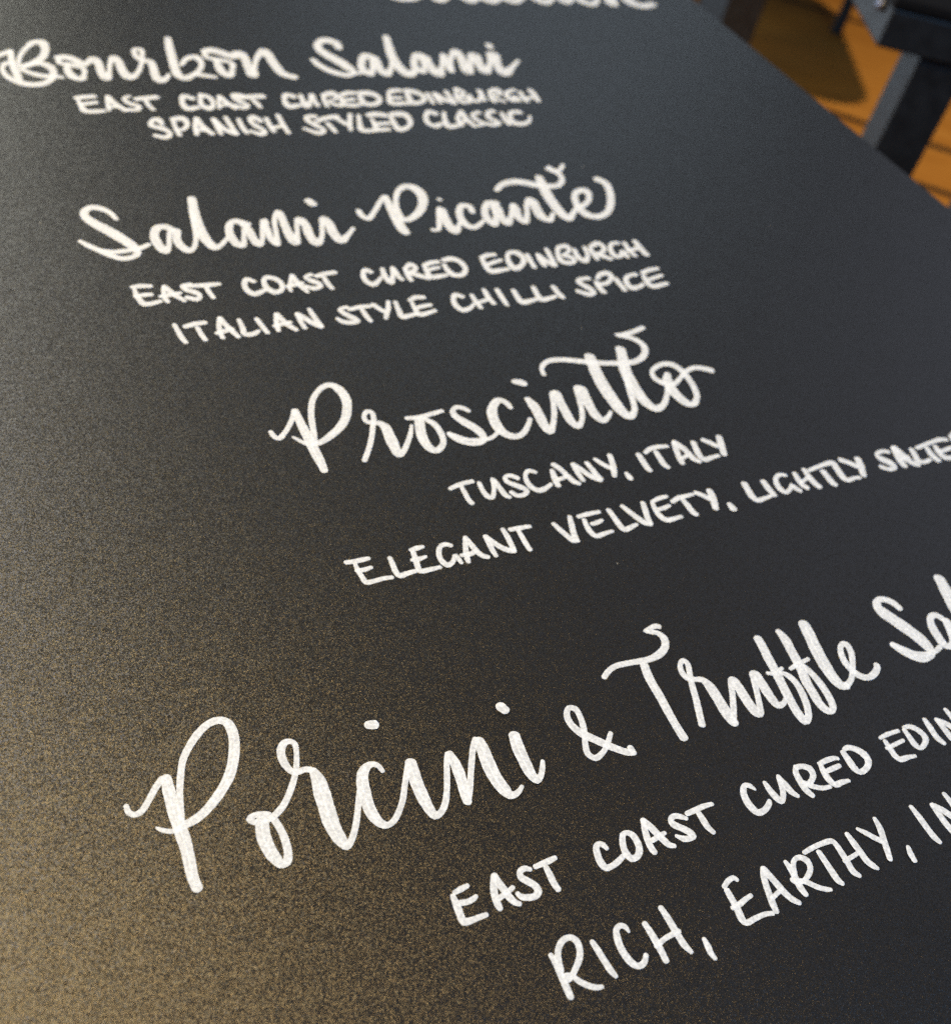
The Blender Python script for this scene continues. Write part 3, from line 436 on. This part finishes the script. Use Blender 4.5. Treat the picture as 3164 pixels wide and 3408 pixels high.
caption ITALIAN|1281,3998,223 1283,3945,251 1286,3894,268 1292,3864,241|1324,3975,290 1368,3986,329 1416,3989,298|1373,3959,226 1375,3907,260 1380,3865,235|1490,4010,203 1471,3957,239 1461,3906,259 1459,3865,229|1492,4010,267 1503,3951,292 1516,3904,301 1529,3860,245|1444,3902,247 1486,3913,288 1522,3921,237|1572,3981,228 1569,3924,254 1565,3872,330 1602,3869,304 1632,3886,228|1653,3974,255 1659,3923,277 1667,3865,254|1753,3992,222 1734,3933,250 1726,3896,255 1721,3870,219|1756,3992,304 1767,3943,322 1781,3902,332 1803,3863,276|1715,3906,244 1756,3914,286 1798,3922,232|1850,3976,241 1847,3921,267 1848,3867,250|1853,3975,331 1874,3940,341 1900,3892,351 1927,3864,319|1921,4003,235 1922,3948,293 1925,3892,288 1929,3864,249
caption STYLE|2108,3992,281 2066,3979,217 2078,3945,353 2104,3908,379 2122,3877,227 2079,3873,339 2044,3887,335 2029,3913,248|2115,3971,268 2171,3982,326 2224,3981,278|2175,3961,256 2175,3904,299 2180,3867,263|2246,3990,308 2260,3955,329 2275,3928,322|2331,4001,237 2307,3947,261 2279,3902,258 2261,3873,219|2364,3991,243 2353,3923,291 2348,3870,373 2390,3875,318 2431,3881,275|2443,3991,267 2485,4009,341 2524,4003,336|2446,3973,219 2439,3916,284 2439,3875,373 2483,3876,314 2537,3891,243|2445,3924,252 2488,3933,318 2532,3938,268
caption CHILLI|2730,3978,364 2706,4000,358 2677,3970,266 2663,3913,363 2682,3871,423 2726,3881,274 2763,3909,209|2789,3982,268 2784,3927,330 2786,3875,302|2877,4016,280 2869,3956,348 2872,3895,309|2783,3914,254 2836,3927,287 2866,3939,232|2948,4005,302 2941,3936,342 2936,3871,290|3036,3983,320 3027,3918,368 3031,3880,463 3078,3882,357 3129,3892,281|3162,3992,302 3149,3927,349 3151,3884,452 3198,3886,340 3244,3897,260|3278,3979,339 3274,3926,386 3279,3882,356
caption SPICE|3529,4020,347 3472,4018,342 3450,3992,378 3475,3943,486 3489,3897,296 3446,3884,439 3400,3921,366|3554,3981,318 3545,3933,400 3546,3888,391|3578,4008,264 3620,4042,337 3672,4044,552 3668,4004,280 3604,3958,326 3562,3960,354|3688,3991,372 3685,3941,388 3682,3886,354|3838,4010,341 3773,3999,305 3736,3953,335 3736,3898,520 3788,3900,351 3829,3919,235|3888,4018,336 3951,4035,353 4009,4042,302|3879,3993,301 3862,3934,396 3870,3892,464 3980,3901,302|3878,3947,284 3940,3963,320 3994,3976,259
script Bourbon|1020,6580,428 1062,6605,454 1106,6636,454 1123,6655,384|!1122,6637,320 1106,6544,422 1100,6447,486 1099,6363,492 1098,6292,419|1132,6447,236 1141,6520,262 1170,6606,306 1221,6695,360 1273,6760,528 1312,6761,780 1318,6684,490 1285,6583,500 1225,6508,548 1168,6465,493 1136,6441,391 1193,6483,406 1250,6496,606 1291,6459,617 1297,6374,417 1259,6291,444 1196,6244,556 1133,6245,641 1073,6287,552 1039,6351,386 1037,6435,258 1067,6495,394 1104,6495,486|1136,6417,390 1171,6381,479 1228,6344,562 1291,6338,491 1332,6326,370|1364,6565,284 1360,6496,425 1401,6484,558 1440,6459,491 1473,6435,371 1461,6361,312 1430,6301,511 1397,6325,651 1381,6398,509 1393,6472,333|1364,6565,602 1410,6571,728 1452,6534,663 1479,6484,670 1519,6509,442 1563,6548,731 1573,6485,518 1562,6385,537 1572,6312,705 1607,6385,297 1642,6498,303 1685,6574,561 1695,6523,546 1688,6410,586 1705,6323,786 1756,6360,374 1809,6460,297 1850,6576,288 1867,6681,399 1837,6680,364 1815,6601,381 1839,6537,567 1877,6524,570 1879,6448,514 1863,6347,573 1874,6284,804 1917,6309,370 1946,6359,242|!2079,6834,459 2052,6711,573 2027,6565,599 2003,6422,590 2001,6333,660 2029,6308,689 2083,6345,435 2145,6409,357 2186,6500,371 2173,6579,736 2120,6565,429 2055,6474,301|2109,6352,509 2176,6332,511 2215,6319,378|2253,6654,307 2242,6580,440 2278,6554,566 2335,6534,538 2375,6501,436 2350,6409,343 2306,6331,521 2281,6370,688 2280,6461,583 2293,6540,394|2253,6654,607 2308,6668,862 2366,6628,864 2404,6588,756 2469,6630,871 2481,6569,642 2461,6435,609 2456,6337,779 2500,6435,336 2555,6556,371 2646,6667,748 2650,6584,693 2646,6462,716 2659,6355,755 2710,6315,726
script Salami|!3178,6718,532 3185,6799,844 3137,6834,981 3065,6796,552 3034,6706,720 3060,6619,981 3103,6532,1045 3133,6438,894 3143,6378,378 3078,6345,698 2996,6395,742 2945,6480,620 2933,6557,478|3140,6370,507 3183,6370,441|3369,6578,888 3334,6622,687 3250,6507,526 3223,6403,708 3245,6352,625 3300,6438,366 3352,6560,355 3370,6560,674 3345,6420,732 3359,6352,741 3433,6438,375 3477,6526,327|!3603,6902,559 3559,6762,672 3514,6597,786 3497,6438,915 3520,6351,976 3603,6412,474|3757,6582,887 3726,6636,688 3634,6509,513 3616,6420,752 3642,6377,462 3700,6491,382 3748,6582,948 3734,6474,809 3740,6350,946 3819,6456,397 3918,6638,475 3884,6510,625 3860,6385,480 3931,6547,387 4043,6696,650 4036,6603,736 3984,6384,954 4068,6511,408 4154,6623,1133 4127,6493,757 4119,6384,837 4225,6512,414 4315,6643,1143 4266,6475,706 4257,6365,1054 4376,6457,439 4473,6550,344|4360,6797,587 4350,6749,608
caption EAST|1352,6085,403 1397,6095,484 1452,6100,429|1356,6068,234 1358,5999,314 1364,5937,478 1416,5930,471 1465,5934,328|1355,6011,335 1401,6021,400 1446,6031,360|1523,6098,248 1508,6029,292 1493,5938,271|1526,6098,336 1541,6017,442 1580,5935,395|1496,5972,318 1548,5982,384|1644,6095,319 1608,6073,236 1623,6014,444 1663,5978,397 1647,5939,386 1597,5940,387|1674,6059,439 1733,6070,507 1793,6080,488|1723,6035,300 1724,5976,328 1735,5936,323
caption COAST|1996,6063,507 1959,6094,455 1924,6017,316 1932,5946,582 1995,5956,420|2047,6074,279 2027,5991,373 2053,5942,590 2097,5988,282 2096,6079,446 2060,6098,583|2160,6083,263 2137,6011,274 2117,5940,252|2163,6083,390 2181,6010,467 2211,5937,391|2132,5969,310 2185,5986,312|2298,6086,600 2259,6099,423 2245,6057,375 2271,6007,527 2298,5970,293 2261,5941,503 2217,5973,373|2278,6062,484 2355,6072,589 2425,6077,553|2352,6029,374 2360,5980,389 2365,5944,338
caption CURED|2619,6072,586 2584,6098,437 2544,6024,329 2548,5950,617 2618,5967,416|2671,6090,323 2658,6021,372 2655,5947,567 2709,6020,289 2744,6095,421 2733,6032,368 2730,5951,357|2812,6068,295 2794,6005,344 2788,5943,330|2817,6080,485 2886,6105,700 2887,6041,285 2820,6004,217 2844,5966,474 2882,5946,408|2926,6072,398 2979,6103,533 3032,6108,517|2917,6040,320 2909,5964,547 2949,5950,567 3005,5955,385|2923,6014,398 2994,6025,424|3053,6069,364 3043,5966,596 3108,5958,472 3169,6020,343 3145,6093,737 3073,6101,646
caption EDINBURGH|3274,6110,416 3317,6135,538 3359,6135,507|3259,6084,326 3228,5967,504 3283,5966,543 3345,5964,415|3260,6038,418 3322,6036,419|3391,6094,381 3376,5969,603 3455,5987,372 3489,6045,414 3460,6106,731 3406,6127,679|3536,6091,345 3524,6011,379 3516,5959,332|3584,6076,367 3574,6010,402 3573,5964,376|3587,6083,535 3617,6009,610 3666,5961,589|3683,6115,385 3673,6034,415 3670,5961,392|3750,6100,336 3718,6006,434 3738,5972,662 3789,5971,257 3790,6031,532 3739,6032,260 3809,6099,321 3774,6134,703|3829,6057,341 3814,5990,563 3851,5976,394 3915,6055,305 3935,6124,469 3916,6028,373 3907,5981,321|3990,6068,361 3969,6000,412 3974,5966,462|4004,6095,486 4072,6121,765 4066,6066,315 3995,6033,302 4042,5964,444|4204,6119,482 4138,6092,367 4101,6024,451 4118,5975,575 4159,6022,534 4160,5967,412|4235,6090,376 4221,6021,441 4218,5959,413|4330,6117,505 4322,6046,522 4307,5963,445|4206,5993,375 4287,6012,401
caption SPANISH|1738,5771,301 1727,5828,567 1688,5807,294 1679,5757,409 1726,5727,494 1753,5671,275 1714,5629,440 1666,5654,356|1808,5802,272 1799,5713,315 1799,5646,291|1815,5824,507 1869,5833,577 1876,5765,285 1837,5711,307 1801,5701,317|1945,5830,295 1911,5729,317 1894,5647,291|1948,5830,371 1956,5727,439 1983,5653,404|1906,5696,377 1966,5704,421|2041,5815,308 2035,5723,335 2032,5645,299|2041,5815,379 2067,5699,469 2116,5646,504|2118,5834,302 2117,5742,358 2118,5651,346|2186,5808,301 2178,5716,353 2181,5648,330|2308,5780,434 2282,5828,588 2248,5782,296 2264,5724,467 2291,5665,346 2262,5632,499 2209,5669,330|2353,5813,308 2345,5732,346 2345,5656,330|2435,5845,334 2427,5739,367 2425,5635,330|2344,5697,343 2418,5716,366
caption STYLED|2658,5825,531 2615,5826,393 2597,5779,413 2629,5718,528 2653,5658,301 2608,5631,514 2542,5687,341|2648,5765,355 2712,5798,473 2797,5819,512|2707,5738,383 2713,5690,390 2717,5637,346|2787,5795,439 2822,5721,437|2894,5840,336 2851,5744,350 2818,5650,293|2944,5826,300 2910,5729,337 2894,5646,538 2983,5641,407|3009,5823,537 3067,5833,673 3114,5819,617|3008,5774,304 3001,5713,348 2995,5653,561 3066,5649,410|3001,5713,414 3098,5721,417|3144,5793,367 3132,5707,399 3132,5640,576 3214,5678,336 3254,5751,388 3241,5827,745 3164,5823,580
caption CLASSIC|3466,5831,633 3443,5857,500 3386,5796,324 3365,5709,467 3392,5676,571 3454,5704,334|3535,5841,307 3499,5753,359 3484,5666,601 3553,5675,444 3594,5686,339|3635,5824,304 3590,5749,351 3580,5686,324|3662,5849,456 3652,5759,503 3665,5657,418|3584,5724,406 3626,5722,407|3785,5832,448 3728,5808,320 3717,5744,494 3745,5685,361 3700,5668,370|3893,5841,549 3850,5829,336 3824,5752,521 3859,5693,390 3803,5669,518 3763,5690,432|3946,5813,372 3927,5735,431 3922,5670,410|4080,5821,613 4027,5823,442 3977,5759,377 3972,5681,662 4028,5672,523 4090,5702,284 4133,5766,222
script Selection|!4214,7817,910 4187,7869,1093 4091,7843,570 4075,7753,974 4104,7650,1200 4122,7564,624 4073,7530,791 4007,7529,906 3953,7553,839 3934,7603,630|4114,7530,435 4213,7597,557 4313,7630,604 4410,7690,385 4419,7762,1065 4357,7721,543 4295,7594,736 4316,7531,1038 4419,7585,456 4573,7756,389|!4697,7987,578 4610,7795,726 4563,7630,985 4587,7540,1112 4690,7603,507 4793,7700,358 4824,7794,1053 4757,7734,557 4726,7606,1097 4773,7541,1093 4884,7598,557 4981,7677,455|5098,7741,845 5081,7796,828 4982,7714,573 4931,7601,982 4976,7550,1115 5072,7593,543 5213,7713,444|!5402,8051,607 5288,7830,769 5218,7621,1061 5264,7554,1130 5373,7613,448 5494,7771,373|5232,7883,612 5374,7933,794 5464,7921,865|5525,7792,654 5465,7656,845 5475,7575,1177 5579,7636,591|5597,7932,1212 5607,7923,1212|5806,7832,480 5693,7728,614 5651,7594,1237 5707,7541,953 5817,7623,427 5893,7762,651 5856,7817,497 5950,7804,965|6027,7830,546 5982,7710,705 5924,7562,1391 6020,7675,441 6165,7820,847 6153,7722,1233 6148,7587,1591 6230,7539,1172 6362,7581,792
"""


def catmull(pts):
    """A smooth run of (x, y, width) through the pen points."""
    if len(pts) < 3:
        out = []
        for k in range(9):
            u = k / 8
            out.append(tuple(a + (b - a) * u for a, b in zip(pts[0], pts[1])))
        return out
    P = [tuple(2 * a - b for a, b in zip(pts[0], pts[1]))] + pts + \
        [tuple(2 * a - b for a, b in zip(pts[-1], pts[-2]))]
    P = [(p[0], p[1], max(p[2], 0.0003)) for p in P]
    out = []
    for i in range(1, len(P) - 2):
        p0, p1, p2, p3 = P[i - 1:i + 3]
        t0 = 0.0
        t1 = t0 + max(math.dist(p0[:2], p1[:2]), 1e-6) ** 0.5
        t2 = t1 + max(math.dist(p1[:2], p2[:2]), 1e-6) ** 0.5
        t3 = t2 + max(math.dist(p2[:2], p3[:2]), 1e-6) ** 0.5
        n = max(3, min(14, int(math.dist(p1[:2], p2[:2]) / 0.0011)))
        for k in range(n):
            u = t1 + (t2 - t1) * k / n
            L = lambda a, b, ta, tb: tuple((tb - u) / (tb - ta) * x + (u - ta) / (tb - ta) * y for x, y in zip(a, b))
            a1, a2, a3 = L(p0, p1, t0, t1), L(p1, p2, t1, t2), L(p2, p3, t2, t3)
            b1, b2 = L(a1, a2, t0, t2), L(a2, a3, t1, t3)
            c = L(b1, b2, t1, t2)
            wl = p1[2] + (p2[2] - p1[2]) * k / n
            out.append((c[0], c[1], wl))
    out.append(P[-2])
    return out


def ribbon(bm, run, z0, rise, cap=True):
    """One layer of paint along a pen run: flat in the middle, thin at both edges, rounded at the ends."""
    n = len(run)
    tan = []
    for i in range(n):
        a, b = run[max(0, i - 1)], run[min(n - 1, i + 1)]
        d = Vector((b[0] - a[0], b[1] - a[1]))
        tan.append(d.normalized() if d.length > 1e-9 else Vector((1, 0)))
    pts = [(Vector(r[:2]), r[2], tn, 0.0) for r, tn in zip(run, tan)]
    if cap:
        for end, sgn in ((0, -1), (-1, 1)):
            c, w, tn = Vector(run[end][:2]), run[end][2], tan[end]
            capn = []
            for f, s in ((0.16, 0.924), (0.30, 0.707), (0.39, 0.40), (0.42, 0.14)):
                capn.append((c + tn * sgn * w * f, w * s, tn, 0.0))
            pts = (capn[::-1] + pts) if end == 0 else (pts + capn)
    rows, m = [], len(pts)
    ph = random.random() * 9
    for i, (c, w, tn, _) in enumerate(pts):
        nn = Vector((-tn.y, tn.x))
        z = z0 + rise * i / m
        wob = 1.0 + 0.025 * math.sin(ph + i * 0.9) + 0.02 * math.sin(ph * 2 + i * 2.3)
        row = []
        for f, dz in ((-0.5, -0.00003), (-0.41, 0.0), (0.41, 0.0), (0.5, -0.00003)):
            q = c + nn * (w * f * wob)
            row.append(bm.verts.new((q.x, q.y, max(z + dz, 0.00001))))
        rows.append(row)
    for a, b in zip(rows, rows[1:]):
        for k in range(3):
            p, q, r, s = a[k + 1].co, a[k].co, b[k].co, b[k + 1].co
            turn = (r.x - p.x) * (s.y - q.y) - (r.y - p.y) * (s.x - q.x)
            if turn > 0:                      # leave out the folded inside of a tight turn
                bm.faces.new((a[k + 1], a[k], b[k], b[k + 1]))


PEN = 0.00215


def SLIM(med, kind):
    return PEN + 0.78 * (med - PEN)


script_no = 0
for line in WORDS.strip().split("\n"):
    head_, *strokes = line.split("|")
    kind, text = head_.split(" ")
    bm = bmesh.new()
    parsed = []
    for s in strokes:
        dbl = s.startswith("!")
        pts = [tuple(int(v) for v in q.split(",")) for q in s.lstrip("!").split()]
        parsed.append((dbl, [(x * 1e-4, y * 1e-4, w * 1e-5) for x, y, w in pts]))
    ws = sorted(p[2] for d, ps in parsed for p in ps)
    med = ws[len(ws) // 2] if kind == "caption" else ws[len(ws) // 4]
    z = 0.00005
    for dbl, pts in parsed:
        k = SLIM(med, kind) / med
        run = catmull([(x, y, w * k) for x, y, w in pts])
        ribbon(bm, run, z, 0.00002)
        z += 0.000024
        if dbl:                               # the bright seam where two passes of the pen overlap
            seg = []
            for r in run + [(0, 0, 0)]:
                if r[2] > 1.3 * PEN:
                    seg.append((r[0], r[1], r[2] * 0.13))
                else:
                    if len(seg) > 4:
                        ribbon(bm, seg, z, 0.00002, False)
                        z += 0.000024
                    seg = []
    o = link_mesh("script_word" if kind == "script" else "caption_word", bm, M_PAINT, board)
    for p in o.data.polygons:
        p.use_smooth = True
    if kind == "script" and len(text) > 2:
        o['label'] = 'white brush script heading word reading "%s"' % text
